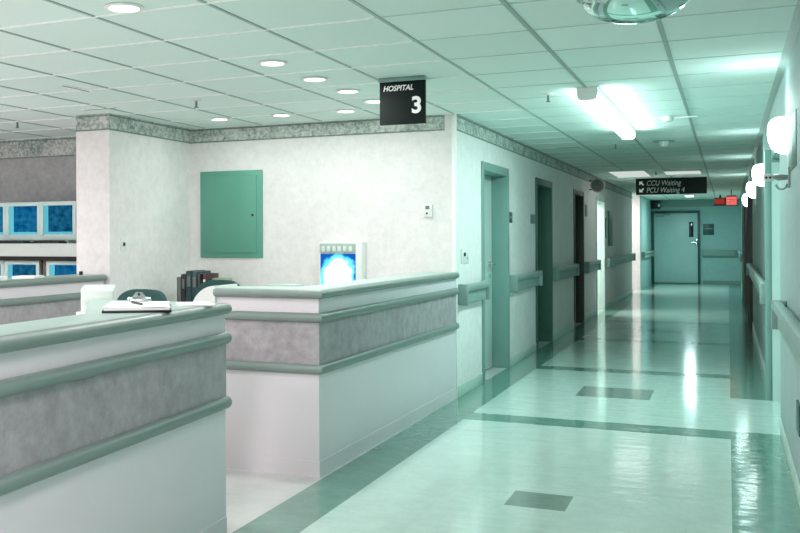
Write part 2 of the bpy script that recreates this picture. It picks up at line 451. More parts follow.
# ------------------------------------------------------------------ doors on the left wall
def left_door(n, y0, y1, h, frame, leaf, leaf_x=-2.315, handle=True, open_=False):
    d = bpy.data.objects.new('door_%d' % n, None); C.objects.link(d); d.location = (XL, (y0+y1)/2, 0); d['kind'] = 'structure'
    f = nb(); e = .002
    cw, pr = .05, .014
    box(f, XL-.20, XL+pr, y0-cw+.0, y0+.03, 0, h+cw, .003)
    box(f, XL-.20, XL+pr, y1-.03, y1+cw, 0, h+cw, .003)
    box(f, XL-.20, XL+pr, y0+.03, y1-.03, h-.03, h+cw, .003)
    obj('door_frame', f, frame, d, world=True)
    if open_:   # leaf swung back into the room
        l = nb(); box(l, XL-.2-1.0, XL-.2, y1-.075, y1-.032, .01, h-.035, .003)
        obj('door_panel', l, leaf, d, world=True)
    else:
        l = nb(); box(l, leaf_x-.045, leaf_x, y0+.032, y1-.032, .012, h-.032, .003)
        obj('door_panel', l, leaf, d, world=True)
    if handle:
        hb = nb(); yh = y1-.16
        cyl(hb, (leaf_x, yh, 1.10), .032, .012, 'X'); cyl(hb, (leaf_x+.01, yh, 1.10), .011, .055, 'X')
        tube(hb, [(leaf_x+.06, yh+.01, 1.10), (leaf_x+.062, yh-.05, 1.10), (leaf_x+.058, yh-.12, 1.095)], .010)
        cyl(hb, (leaf_x, yh, .98), .022, .012, 'X')
        obj('door_handle', hb, 'chrome', d, world=True)
    return d
left_door(1, *LO[0], 'frame', 'leaf', -2.285)
left_door(2, *LO[1], 'frame_dark', 'leaf')  # frame colour carries the shade of its unlit reveal
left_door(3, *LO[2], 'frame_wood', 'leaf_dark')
left_door(4, *LO[3], 'leaf', 'leaf', handle=False, open_=True)
# right wall doors
def right_door(n, y0, y1, h, frame, leaf, deep=.2, handle=True):
    d = bpy.data.objects.new('door_%d' % n, None); C.objects.link(d); d.location = (XR, (y0+y1)/2, 0); d['kind'] = 'structure'
    f = nb(); cw, pr = .05, .05
    if n == 5:
        box(f, XR-.05, XR+.0, y1, y1+.07, 0, h+cw, .004)
        box(f, XR, XR+.22, y1-.03, y1, 0, h, .003)
        box(f, XR, XR+.2, y0, y1-.03, h-.03, h, .003)
    else:
        box(f, XR-pr, XR+.2, y0-cw, y0+.03, 0, h+cw, .003); box(f, XR-pr, XR+.2, y1-.03, y1+cw, 0, h+cw, .003)
        box(f, XR-pr, XR+.2, y0+.03, y1-.03, h-.03, h+cw, .003)
    obj('door_frame', f, frame, d, world=True)
    x = XR+deep
    obj('door_panel', box(nb(), x, x+.045, y0+.032, y1-.032, .012, h-.032, .003), leaf, d, world=True)
    hb = nb(); yh = y0+.16
    cyl(hb, (x-.012, yh, 1.0), .032, .012, 'X'); tube(hb, [(x-.012, yh, 1.0), (x-.06, yh, 1.0), (x-.062, yh+.12, 1.0)], .010)
    obj('door_handle', hb, 'chrome', d, world=True)
    return d
right_door(5, *RO[0], 'frame', 'leaf_teal', .14)
obj('door_casing', box(nb(), XR+.0, XR+.07, RO[0][1]-.034, RO[0][1]-.030, 0, 2.0), 'leaf', bpy.data.objects['door_5'], world=True)
right_door(6, *RO[1], 'frame_wood', 'leaf_dark', .12)
right_door(7, *RO[2], 'frame_wood', 'leaf_dark', .12)
right_door(8, *RO[3], 'frame', 'leaf_teal', .12)
# end door
d = bpy.data.objects.new('door_9', None); C.objects.link(d); d.location = (-1.39, 30.2, 0); d['kind'] = 'structure'
f = nb(); box(f, -2.05, -1.98, 30.14, 30.2, 0, 2.13, .004); box(f, -.80, -.73, 30.14, 30.2, 0, 2.13, .004); box(f, -1.98, -.80, 30.14, 30.2, 2.06, 2.13, .004)
obj('door_frame', f, 'plaque', d, label='dark teal steel door frame', world=True)
obj('door_panel', box(nb(), -1.978, -.802, 30.15, 30.19, .03, 2.055, .003), 'leaf_teal', d, world=True)
obj('vision_window', box(nb(), -1.03, -.91, 30.142, 30.152, 1.36, 1.80, .003), 'glass_dark', d, world=True)
hb = nb(); box(hb, -.86, -.80, 30.13, 30.15, 1.06, 1.30, .006); tube(hb, [(-.83,30.135,1.2),(-.83,30.09,1.2),(-.95,30.088,1.2)], .012)
obj('door_handle', hb, 'chrome', d, world=True)
hb = nb(); box(hb, -1.93, -1.70, 30.11, 30.15, 1.96, 2.02, .006); tube(hb, [(-1.75,30.11,2.0),(-1.5,30.02,2.03),(-1.72,30.1,2.04)], .01)
obj('door_closer', hb, 'frame', d, world=True)

# ------------------------------------------------------------------ crash rails
def rail(y0, y1, side, label, x=None):
    X = (XL if side > 0 else XR) if x is None else x
    r = thing('handrail', label, 'handrail', (X, (y0+y1)/2, .80), group='handrails along the corridor walls')
    prof = [(0,.0),(.045,0),(.055,.01),(.055,.105),(.078,.118),(.086,.135),(.086,.155),(.076,.172),(.05,.178),(.03,.170),(.012,.14),(0,.14)]
    b1 = nb(); poly = [(side*px, .80+pz) for px, pz in prof]
    t = nb(); prism(t, poly, y0+.03, y1-.03, axis='Y')
    for v in t.verts: v.co.x += X
    obj('rail_bumper', t, 'rail', r, world=True)
    for yy in (y0, y1-.03):   # rounded end caps
        e = nb(); lo, hi = sorted((X, X+side*.09))
        box(e, lo, hi, yy, yy+.03, .797, .981, .012, 3)
        obj('end_cap', e, 'rail', r, world=True)
    return r
rail(8.13, 8.99, 1, 'short teal handrail on left wall between counter and first doorway')
rail(10.25, 11.79, 1, 'teal handrail on left wall between first and second doorways')
rail(13.02, 14.94, 1, 'teal handrail on left wall between second and third doorways')
rail(16.08, 17.65, 1, 'teal handrail on left wall between third doorway and pale open doorway')
rail(18.98, 24.62, 1, 'long teal handrail on left wall beyond the pale open doorway')
rail(26.6, 29.9, 1, 'farthest teal handrail on the left, beside the end door', x=-2.06)
rail(-1.9, 6.75, -1, 'nearest teal handrail, on the right wall below the metal bracket')
rail(9.12, 15.8, -1, 'teal handrail on right wall beyond the recessed doorway')
rail(24.0, 29.9, -1, 'far teal handrail on the right wall near the corridor end')
r = thing('handrail', 'teal handrail across the end wall right of the end door', 'handrail', (-.23, 30.2, .80), group='handrails along the corridor walls')
obj('rail_bumper', box(nb(), -.66, .20, 30.11, 30.2, .80, .98, .02, 3), 'frame', r, world=True)
obj('end_cap', box(nb(), -.69, -.66, 30.11, 30.2, .797, .983, .01), 'frame', r, world=True)
obj('end_cap', box(nb(), .20, .23, 30.11, 30.2, .797, .983, .01), 'frame', r, world=True)

# ------------------------------------------------------------------ counters
def sweep(bm, path, prof, caps=(True, True), cap_r=.02):
    """sweep an (out, z) profile along a plan path; outward is the right-hand side of travel; ends are rounded"""
    P = [Vector((x, y, 0)) for x, y in path]; n = len(P)
    dirs = [(P[i+1]-P[i]).normalized() for i in range(n-1)]
    rt = lambda d: Vector((d.y, -d.x, 0))
    zc = sum(z for _, z in prof)/len(prof)
    frames = []
    for i in range(n):
        if i == 0: frames.append((P[0], rt(dirs[0]), 1, 1))
        elif i == n-1: frames.append((P[-1], rt(dirs[-1]), 1, 1))
        else:
            a, b_ = rt(dirs[i-1]), rt(dirs[i]); m_ = (a+b_).normalized(); frames.append((P[i], m_/m_.dot(a), 1, 1))
    def capf(p, d, nrm, sgn):
        out = []
        for k in (1, 2, 3, 4):
            a = PI/2*k/4.4
            out.append((p+d*sgn*cap_r*math.sin(a), nrm, math.cos(a), .35+.65*math.cos(a)))
        return out
    if caps[1]: frames = frames+capf(P[-1], dirs[-1], rt(dirs[-1]), 1)
    if caps[0]: frames = capf(P[0], dirs[0], rt(dirs[0]), -1)[::-1]+frames
    t = bmesh.new(); rings = []
    for p, nrm, so, sz in frames:
        rings.append([t.verts.new(p+nrm*(o_*so)+Vector((0,0,zc+(z-zc)*sz))) for o_, z in prof])
    m_ = len(prof)
    for A, B in zip(rings, rings[1:]):
        for q in range(m_): t.faces.new((A[q], A[(q+1)%m_], B[(q+1)%m_], B[q]))
    t.faces.new(rings[0]); t.faces.new(rings[-1])
    bmesh.ops.recalc_face_normals(t, faces=t.faces)
    merge(bm, t); return bm
def roll(o, z0, z1, back=.004):
    """D-shaped bumper profile: out by o, between z0 and z1"""
    c_, h = (z0+z1)/2, (z1-z0)/2
    return [(-back, z0)]+[(o*.25+o*.75*math.cos(a), c_+h*math.sin(a)) for a in [-PI/2+PI*k/10 for k in range(11)]]+[(-back, z1)]
def counter(name, label, path, wide, top_w, loc=(0,0,0), ends=(True, True), o=.034):
    """path: visible face line in plan, body to its left; wide: body plan polygon; top_w: top plan polygon"""
    c = thing(name, label, 'counter', loc)
    obj('counter_body', prism(nb(), wide, 0, 1.038), 'white_lam', c, world=True)
    obj('countertop', prism(nb(), top_w, 1.036, 1.086, .008, 2), 'sage_top', c, world=True)
    obj('top_nosing', sweep(nb(), path, roll(o, 1.034, 1.086, .012), ends), 'sage', c, world=True)
    obj('bumper_rail', sweep(nb(), path, roll(o*.95, .897, .952), ends), 'sage', c, world=True)
    obj('bumper_rail', sweep(nb(), path, roll(o*.95, .597, .654), ends), 'sage', c, world=True)
    fl = [(-.001,0),(.004,0),(.004,1),(-.001,1)]
    obj('grey_band', sweep(nb(), path, [(a, .648+b_*.252) for a, b_ in fl], (False, False)), 'grey_lam', c, label='mottled grey laminate band', world=True)
    obj('kick_strip', sweep(nb(), path, [(a, b_*.095) for a, b_ in fl], (False, False)), 'white_lam', c, world=True)
    return c
F = XL
E1 = 3.92
def F1(y): return XL+(E1-y)*.05       # the nearest counter stands a touch askew
c1 = counter('reception_counter', 'nearest counter, white and grey with sage rails and clipboard on top',
        [(F1(-2),-2),(F1(E1),E1)],
        [(F1(-2),-2),(F1(E1),E1),(-2.84,E1),(-2.84,E1-.18),(F1(E1)-.2,E1-.18),(F1(-2)-.2,-2)],
        [(F1(-2)+.004,-2),(F1(E1)+.004,E1),(-2.90,E1),(-2.36,3.16),(F1(-2)-.30,-2)],
        loc=(F-.1, 1, 0), ends=(False, True))
S2, Lf, F2 = 5.09, -2.82, -2.150
c2 = counter('reception_counter', 'white counter with grey band and sage rails, meeting the corridor wall corner',
        [(Lf,S2),(F2,S2),(F,YB-.01)],
        [(F,YB-.01),(F2,S2),(Lf,S2),(Lf,S2+.2),(F-.18,S2+.2),(F-.18,YB-.01)],
        [(F+.004,YB-.01),(F2+.004,S2-.004),(Lf,S2-.004),(Lf,S2+.27),(F-.27,S2+.27),(F-.27,YB-.01)],
        loc=(F-.1, 6.6, 0), ends=(True, False))
F3 = -4.80
c3 = counter('reception_counter', 'far left counter with sage rails running up to the wall pier',
        [(F3,-1),(F3,6.70)],
        [(F3,-1),(F3,6.70),(F3-.2,6.70),(F3-.2,-1)],
        [(F3+.004,-1),(F3+.004,6.71),(F3-.27,6.71),(F3-.27,-1)],
        loc=(F3-.1, 3, 0), ends=(False, True))
arc = [(Lf-.0, 1.10)]+[(Lf-.17*math.sin(a)-.0, 1.10-.17*(1-math.cos(a))) for a in [PI/2*i/10 for i in range(1, 11)]]
poly = [(Lf, 0)]+arc+[(Lf-.17, 0)]
obj('end_panel', prism(nb(), poly, S2-.02, S2+.27, axis='Y'), 'white_pl', c2, label='white end panel with quarter-round top', world=True)
# ------------------------------------------------------------------ things on / behind the counters
TOP = 1.0865
# clipboard with papers
cb = thing('clipboard', 'clipboard with metal clip and papers on the nearest counter', 'clipboard', (-2.275, 3.42, TOP), math.radians(32))
obj('clip_board', box(nb(), -.14, .14, -.185, .185, 0, .010, .002), 'black', cb)
obj('paper_sheet', box(nb(), -.132, .132, -.18, .16, .010, .018), 'paper_w', cb)
for k_, a_ in enumerate((.07, -.06)):
    sh = nb(); box(sh, -.125, .125, -.175, .15, .0182+.003*k_, .021+.003*k_); bmesh.ops.rotate(sh, cent=(0,0,0), matrix=Matrix.Rotation(a_,3,'Z'), verts=sh.verts)
    obj('paper_sheet', sh, 'paper_w', cb)
cl = nb(); box(cl, -.055, .055, .128, .168, .0245, .034, .004)
prism(cl, [(-.045,.028),(.045,.028),(.030,.044),(.014,.066),(-.014,.066),(-.030,.044)], .140, .147, axis='Y')
cyl(cl, (-.05,.147,.036), .007, .10, 'X', 12)
obj('clip', cl, 'chrome', cb, label='metal spring clip')
t = nb(); cyl(t, (0,.1385,.056), .006, .010, 'Y', 12); obj('clip_hole', t, 'black', cb)
pn = nb(); tube(pn, [(-.06,.04,.0292),(.05,-.05,.0292)], .0045)
o = obj('pen', pn, 'black', None, loc=(-2.26, 3.40, TOP)); tag(o, 'black pen lying on the clipboard papers', 'pen')
lp = nb(); box(lp, -.075, .075, -.11, .09, 0, .008); bmesh.ops.rotate(lp, cent=(0,0,0), matrix=Matrix.Rotation(math.radians(38),3,'Z'), verts=lp.verts)
o = obj('paper_stack', lp, 'paper_w', None, loc=(-2.19, 3.75, TOP)); tag(o, 'loose white papers beside the clipboard toward the counter end', 'paper')

# pale tapering equipment housing behind the nearest counter, standing on a low desk
dk = thing('desk', 'low pale desk inside the nurse station behind the nearest counter', 'desk', (-3.2, 4.35, 0))
obj('desk_top', box(nb(), -3.75, -2.9, 4.02, 4.72, .72, .76, .006), 'desk', dk, world=True)
for x in (-3.72, -2.93):
    obj('side_panel', box(nb(), x-.012, x+.012, 4.06, 4.68, 0, .72), 'desk', dk, world=True)
mo = thing('computer_tower', 'pale upright computer case behind the nearest counter, left of the clipboard', 'computer', (-3.04, 4.20, .76), math.radians(34))
obj('case', box(nb(), -.085, .085, -.19, .19, .012, .375, .006), 'shelf', mo)
obj('front_bezel', box(nb(), -.082, .082, -.215, -.19, .018, .368, .010, 3), 'shelf', mo)
t = nb(); box(t, -.065, .065, -.219, -.214, .30, .335, .002); obj('drive_bay', t, 'shelf', mo)
for sx in (-1, 1): obj('foot', box(nb(), sx*.06-.015, sx*.06+.015, -.16, .16, 0, .013), 'binder_g', mo)

# desk along the back wall
dk = thing('desk', 'long pale desk along the back wall of the nurse station', 'desk', (-3.6, 7.75, 0))
obj('desk_top', box(nb(), -4.74, -2.45, 7.35, 8.055, .74, .78, .006), 'desk', dk, world=True)
for x in (-4.72, -3.6, -2.47):
    obj('side_panel', box(nb(), x-.012, x+.012, 7.42, 8.03, 0, .74), 'desk', dk, world=True)
# binders
bl = ['worn grey binder, leftmost on the desk by the back wall', 'black binder beside the grey one on the back desk', 'dark teal binder, tallest, standing on the back desk', 'dark teal binder with pale label on the back desk', 'black binder right of the teal ones, by the brown files']
cols = ['binder_g','binder_k','binder_t','binder_t','binder_k']
x = -4.53
proto = None
for i, (w, h, cm) in enumerate(zip((.045,.05,.06,.055,.035), (.26,.285,.315,.31,.29), cols)):
    b = thing('ring_binder', bl[i], 'binder', (x+w/2, 7.56, .78), group='binders standing on the back desk')
    obj('cover', box(nb(), -w/2+.001, w/2-.001, -.13, .13, 0, h, .004), cm, b)
    obj('page_block', box(nb(), -w/2+.006, w/2-.006, -.10, .128, .008, h+.003), 'paper_w' if i in (0,) else 'binder_g', b)
    if i in (1, 2, 3):
        obj('spine_label', box(nb(), -w/2+.014, w/2-.014, -.1325, -.129, h*.55, h*.85), 'binder_g', b, label='pale spine label')
    x += w+.001
o = obj('file_folder', box(nb(), 0, .03, -.12, .12, 0, .29, .003), 'binder_b', None, loc=(x+.012, 7.57, .78)); obj('label', box(nb(), .004, .026, -.1225, -.12, .12, .24), 'paper_w', o, label='white label'); tag(o, 'dark brown file standing right of the black binder', 'file')
o = obj('file_box', box(nb(), 0, .13, -.09, .09, 0, .25, .012), 'leafy', None, loc=(x+.05, 7.62, .78)); tag(o, 'small olive green box behind the right chair back', 'box')
# paper tray
tr = thing('letter_tray', 'pale green tray of papers on the back desk left of the x-ray viewer', 'tray', (-3.62, 7.78, .78))
for z in (0, .09): 
    t = nb(); box(t, -.16, .16, -.12, .12, z, z+.008); box(t, -.16, -.152, -.12, .12, z, z+.05); box(t, .152, .16, -.12, .12, z, z+.05); box(t, -.152, .152, .112, .12, z, z+.05)
    box(t, -.16, -.152, .10, .12, z, z+.09); box(t, .152, .16, .10, .12, z, z+.09)
    obj('tray_level', t, 'paper_g', tr)
o = obj('paper_stack', box(nb(), -.14, .14, -.11, .10, 0, .095), 'paper_g', None, loc=(-3.62, 7.78, .878)); tag(o, 'stack of pale paper filling the top letter tray', 'paper')

# x-ray viewer on the back wall
xr = thing('xray_viewer', 'lit x-ray light box showing a glowing chest film', 'light box', (-3.146, YB, .90))
obj('housing', box(nb(), -.207, .207, -.13, 0, 0, .45, .006), 'white_pl', xr)
obj('film', box(nb(), -.185, .150, -.134, -.130, .02, .345), 'xray', xr, label='glowing blue and white chest x-ray film')
t = nb(); box(t, -.19, .15, -.142, -.130, .352, .435, .003)
obj('control_strip', t, 'binder_pale', xr, label='grey top strip with film clips')
t = nb()
for i in range(6): box(t, -.17+i*.052, -.138+i*.052, -.147, -.142, .366, .415, .002)
obj('film_clip', t, 'paper_g', xr)

# swivel chairs
def office_chair(label, loc, rz):
    c = thing('office_chair', label, 'chair', loc, rz, group='dark teal swivel chairs in the nurse station')
    # back: rounded superellipse slab facing local -y
    t = bmesh.new(); n = 40; w, h = .25, .24
    rings = []
    for dy, s in ((.0,.86),(.014,.98),(.035,1.0),(.055,.97),(.068,.82)):
        ring = []
        for i in range(n):
            a = 2*PI*i/n; ca, sa = math.cos(a), math.sin(a)
            X_ = w*s*math.copysign(abs(ca)**.5, ca); Z_ = h*s*math.copysign(abs(sa)**.62, sa)
            ring.append(t.verts.new((X_, dy+.9*X_*X_*-1+.05, Z_)))
        rings.append(ring)
    for A, B in zip(rings, rings[1:]):
        for i in range(n): t.faces.new((A[i], A[(i+1)%n], B[(i+1)%n], B[i]))
    t.faces.new(rings[0]); t.faces.new(rings[-1])
    bmesh.ops.recalc_face_normals(t, faces=t.faces); bmesh.ops.translate(t, vec=(0,.20,.80), verts=t.verts)
    obj('backrest', t, 'chair', c)
    t = nb(); prism(t, [(.235*math.copysign(abs(math.cos(a))**.5, math.cos(a)), .225*math.copysign(abs(math.sin(a))**.5, math.sin(a))) for a in [2*PI*i/32 for i in range(32)]], .44, .52, .02, 3)
    obj('seat', t, 'chair', c)
    t = nb(); cyl(t, (0,0,.10), .028, .34); cyl(t, (0,0,.08), .05, .06)
    obj('column', t, 'black', c)
    t = nb(); tube(t, [(0,.05,.43),(0,.24,.44),(0,.275,.50),(0,.285,.80)], .018)
    obj('back_support', t, 'black', c)
    for i in range(5):
        a = 2*PI*i/5+.3; t = nb(); tube(t, [(0,0,.10),(.28*math.cos(a),.28*math.sin(a),.075)], .02)
        l = obj('leg', t, 'black', c)
        t = nb(); cyl(t, (.28*math.cos(a)-.0,.28*math.sin(a)-.011,.028), .028, .022, 'Y')
        obj('caster', t, 'black', l)
    return c
office_chair('dark teal chair back rising behind the clipboard', (-3.70, 5.30, 0), math.radians(-12))
office_chair('dark teal chair back just left of the second counter nosing', (-3.89, 6.75, 0), math.radians(-10))

# monitor shelving against the far left wall
su = thing('shelf_unit', 'two tier pale shelf unit holding the blue-screened monitors', 'shelf', (-6.3, 7.85, 0))
obj('shelf_board', box(nb(), -7.7, -5.12, 7.50, 8.09, 1.218, 1.345, .004), 'shelf', su, world=True)
obj('shelf_board', box(nb(), -7.7, -5.12, 7.50, 8.09, .74, .80, .004), 'shelf', su, world=True)
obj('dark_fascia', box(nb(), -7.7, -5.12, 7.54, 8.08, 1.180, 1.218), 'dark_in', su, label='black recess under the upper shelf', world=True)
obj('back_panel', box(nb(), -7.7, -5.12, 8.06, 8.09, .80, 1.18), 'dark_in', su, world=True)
for x in (-7.69, -7.24, -6.195, -5.50, -5.14):
    obj('divider', box(nb(), x-.022, x+.022, 7.66, 8.06, .80 if x != -7.69 else 0, 1.18), 'brown', su, world=True)
obj('divider', box(nb(), -5.16, -5.12, 7.52, 8.06, 0, .74), 'brown', su, world=True)
def monitor(label, loc, scr, w=.42, h=.385):
    c = thing('computer_monitor', label, 'monitor', loc, math.radians(4), group='blue screened monitors on the shelves')
    t = nb(); hw = w/2
    # bezel as four bars around the screen
    b0 = .040
    box(t, -hw, hw, -.02, .03, h-b0, h, .006); box(t, -hw, hw, -.02, .03, 0, b0+.02, .006)
    box(t, -hw, -hw+b0, -.02, .03, b0, h-b0+.004, .004); box(t, hw-b0, hw, -.02, .03, b0, h-b0+.004, .004)
    obj('bezel', t, 'beige_pl', c)
    obj('screen', box(nb(), -hw+b0-.002, hw-b0+.002, -.008, .0, b0+.018, h-b0+.002), scr, c, label='glowing blue screen')
    hs = bmesh.new(); bmesh.ops.create_cube(hs, size=1)
    for v in hs.verts:
        back = v.co.y > 0
        ww, z0, z1 = (hw*.6, .07, h*.75) if back else (hw-.012, .01, h-.012)
        v.co = Vector((math.copysign(ww, v.co.x), .26 if back else .028, z0 if v.co.z < 0 else z1))
    obj('housing', hs, 'beige_pl', c)
    return c
mz = 1.375
for i, x in enumerate((-6.91, -6.473, -6.037)):
    lb = ['blue-screened monitor cut by the left edge, upper shelf', 'blue-screened monitor in the middle of the upper shelf', 'darker blue-screened monitor on upper shelf beside the white pier'][i]
    monitor(lb, (x, 7.68, 1.376), 'scr1' if i == 2 else 'scr0')
    st = tag(obj('monitor_riser', box(nb(), -.1, .1, -.02, .16, 0, .031, .004), 'beige_pl', None, loc=(x, 7.72, 1.345)), ['low swivel foot under the left upper monitor','low swivel foot under the middle upper monitor','low swivel foot under the right upper monitor'][i], 'monitor foot')
    kb = thing('keyboard', ['black keyboard on the upper shelf at the left edge', 'black keyboard below the middle upper monitor', 'black keyboard below the upper monitor by the pier'][i], 'keyboard', (x-.03, 7.57, 1.345), group='keyboards on the upper shelf')
    obj('keyboard_base', box(nb(), -.17, .17, -.06, .06, 0, .018, .004), 'black', kb)
    t = nb()
    for r_ in range(4):
        for q in range(12): box(t, -.155+q*.026, -.133+q*.026, -.05+r_*.026, -.028+r_*.026, .018, .025)
    k_ = obj('key_bank', t, 'black', kb); k_['kind'] = 'stuff'
for i, x in enumerate((-6.925, -6.475, -5.945)):
    monitor(['blue-screened monitor at the left edge, lower shelf', 'blue-screened monitor left of the brown divider, lower shelf', 'blue-screened monitor right of the brown divider, lower shelf'][i], (x, 7.66, .80), 'scr0' if i != 1 else 'scr1', .42, .372)
# papers on far left counter
for i, (y, ln) in enumerate(((5.86,.2),(5.45,.16))):
    t = nb(); box(t, -.09, .09, -ln/2, ln/2, 0, .02+.012*i, .002); bmesh.ops.rotate(t, cent=(0,0,0), matrix=Matrix.Rotation(.3-i*.6,3,'Z'), verts=t.verts)
    tag(obj('paper_stack', t, 'paper_w', None, loc=(-4.90, y, TOP)), ['crumpled white papers on the far left counter', 'flat white papers at the near end of the far left counter'][i], 'paper')
t = nb(); cyl(t, (0,0,0), .016, .03, seg=16, bev=.003)
tag(obj('pen_cup', t, 'black', None, loc=(-4.93, 6.56, TOP)), 'small black cup on the far left counter near the pier', 'cup')

# electrical panel
ep = thing('electrical_panel', 'green electrical panel cover on the white back wall', 'panel', (-4.305, YB, 1.20))
obj('panel_frame', box(nb(), -.335, .335, -.012, 0, 0, .83, .003), 'panel', ep)
dr = obj('panel_door', box(nb(), -.285, .275, -.020, -.012, .05, .78, .003), 'panel', ep)
t = nb(); cyl(t, (.235,-.026,.405), .012, .006, 'Y'); obj('panel_latch', t, 'black', dr)
# small wall devices
def plate(name, label, cat, x0, x1, y0, y1, z0, z1, mat, extras, bev=.002):
    t = thing(name, label, cat, ((x0+x1)/2, (y0+y1)/2, z0))
    obj('cover_plate', box(nb(), x0, x1, y0, y1, z0, z1, bev), mat, t, world=True)
    for nm, mt, b in extras: obj(nm, b, mt, t, world=True)
    return t
plate('wall_intercom', 'small white intercom on the back wall near the corner', 'intercom', -2.40, -2.33, YB-.03, YB, 1.565, 1.675, 'white_pl', [('speaker_slot', 'binder_g', box(nb(), -2.385, -2.350, YB-.033, YB-.030, 1.63, 1.66)), ('call_button', 'binder_b', cyl(nb(), (-2.372, YB-.036, 1.595), .009, .006, 'Y', 12))])
plate('light_switch', 'white light switch plate with dark toggle on the pier side wall', 'switch', -4.757, -4.750, 6.885, 6.965, 1.28, 1.40, 'white_pl', [('toggle', 'black', box(nb(), -4.750, -4.738, 6.915, 6.935, 1.325, 1.355, .002))])
plate('key_switch', 'white wall plate with dark round key switch, corridor wall by the corner', 'switch', XL, XL+.008, 8.24, 8.50, 1.155, 1.285, 'white_pl', [('key_cylinder', 'black', cyl(nb(), (XL+.008, 8.33, 1.235), .017, .012, 'X', 14)), ('indicator_dots', 'binder_g', cyl(nb(), (XL+.008, 8.43, 1.20), .008, .004, 'X', 10))])
plate('room_sign', 'small dark teal room sign right of the first doorway', 'sign', XL, XL+.008, 10.24, 10.42, 1.54, 1.655, 'plaque', [('sign_line', 'letter_grey', box(nb(), XL+.008, XL+.0095, 10.27, 10.39, 1.595, 1.602))])
plate('room_sign', 'small grey room sign left of the second doorway', 'sign', XL, XL+.008, 11.50, 11.76, 1.545, 1.655, 'plaque_g', [])
plate('room_sign', 'small grey room sign right of the third doorway', 'sign', XL, XL+.008, 16.25, 16.50, 1.72, 1.91, 'plaque_g', [])
plate('wall_panel', 'tall dark green notice board on the left wall beyond pale doorway', 'notice board', XL, XL+.02, 19.5, 20.2, 1.20, 1.89, 'frame_dark', [])
plate('room_sign', 'narrow dark sign just beyond the pale open doorway', 'sign', XL, XL+.02, 19.0, 19.12, 1.36, 1.74, 'black', [])
plate('room_sign', 'square dark teal sign on the end wall beside the door', 'sign', -.657, -.367, 30.185, 30.2, 1.42, 1.74, 'plaque', [('sign_line', 'letter_grey', box(nb(), -.62, -.40, 30.183, 30.185, 1.59, 1.605))])
plate('wall_light_unit', 'dark wall box with small white lens, left above the end door', 'emergency light', -2.05, -1.80, 29.9, 30.2, 2.20, 2.42, 'black', [('lens', 'white_pl', box(nb(), -1.86, -1.80, 29.885, 29.9, 2.25, 2.33, .004))], .01)
plate('wall_sign', 'dark green plaque beside the nearest wall sconce', 'sign', XR-.004, XR, 5.75, 6.42, 1.76, 2.06, 'frame_dark', [], .001)
plate('wall_sign', 'small dark plaque low on the right wall at the picture edge', 'sign', XR-.010, XR, 5.50, 5.72, .36, .52, 'plaque', [])
# wall bracket with hook
wb = thing('wall_bracket', 'metal wall bracket with hook below the nearest sconce', 'bracket', (XR, 6.36, 1.73))
t = nb(); box(t, XR-.012, XR, 6.32, 6.40, 1.67, 1.79, .003); tube(t, [(XR-.01,6.36,1.735),(XR-.05,6.36,1.742),(XR-.09,6.365,1.737)], .013); tube(t, [(XR-.01,6.36,1.725),(XR-.06,6.36,1.722),(XR-.09,6.365,1.733)], .009)
obj('arm', t, 'steel', wb, world=True)
t = nb(); box(t, XR-.140, XR-.088, 6.357, 6.372, 1.71, 1.755, .004); obj('end_plate', t, 'white_pl', wb, world=True)
t = nb(); cyl(t, (XR-.125,6.350,1.732), .007, .008, 'Y', 10); cyl(t, (XR-.105,6.350,1.732), .007, .008, 'Y', 10); obj('screw', t, 'black', wb, world=True)
t = nb(); tube(t, [(XR-.015,6.36,1.69)]+[(XR-.045-.028*math.cos(a),6.36,1.69-.028*math.sin(a)) for a in [PI-PI*i/8 for i in range(9)]], .006); obj('hook', t, 'steel', wb, world=True)

# round clock on a bracket
ck = thing('wall_clock', 'small round pinkish clock on bracket high on the left wall', 'clock', (-2.0, 16.8, 2.25))
t = nb(); cyl(t, (-1.99,16.78,2.25), .12, .04, 'Y', 28, .006); obj('clock_case', t, 'clock', ck, world=True)
t = nb(); cyl(t, (-1.99,16.776,2.25), .10, .005, 'Y', 28); obj('clock_face', t, 'binder_g', ck, world=True)
t = nb(); box(t, -1.993,-1.987,16.772,16.776,2.25,2.32); box(t, -1.99,-1.94,16.772,16.776,2.247,2.253); obj('clock_hand', t, 'black', ck, world=True)
t = nb(); tube(t, [(XL,16.8,2.33),(-2.03,16.8,2.33)], .012); tube(t, [(XL,16.8,2.18),(-2.03,16.8,2.18)], .012); obj('bracket', t, 'brown', ck, world=True)

# ------------------------------------------------------------------ signs
hs = thing('hanging_sign', 'black square ceiling sign reading HOSPITAL 3', 'sign', (-1.96, 6.09, 2.122))
obj('mount_bar', box(nb(), -.160, .160, -.03, .03, .30, .327, .003), 'frame', hs, label='grey ceiling mounting bar')
obj('sign_panel', box(nb(), -.157, .157, -.012, .012, .016, .302, .002), 'sign', hs)
text('HOSPITAL', .050, 'letter', hs, (-.132, -.0125, .240), (PI/2,0,0), shear=.25, bold=.0008, sx=.92)
text('3', .150, 'letter', hs, (.062, -.0125, .088), (PI/2,0,0), name='numeral', bold=.0045, sx=1.0)
ws = thing('hanging_sign', 'wide black ceiling sign with two arrowed waiting room lines', 'sign', (-.94, 18.7, 2.15))
obj('sign_panel', box(nb(), -.60, .60, -.02, .02, 0, .298, .003), 'sign', ws)
text('CCU Waiting', .135, 'letter_grey', ws, (-.42, -.0205, .165), (PI/2,0,0), shear=.2, sx=.78)
text('PCU Waiting 4', .135, 'letter_grey', ws, (-.42, -.0205, .035), (PI/2,0,0), shear=.2, sx=.78)
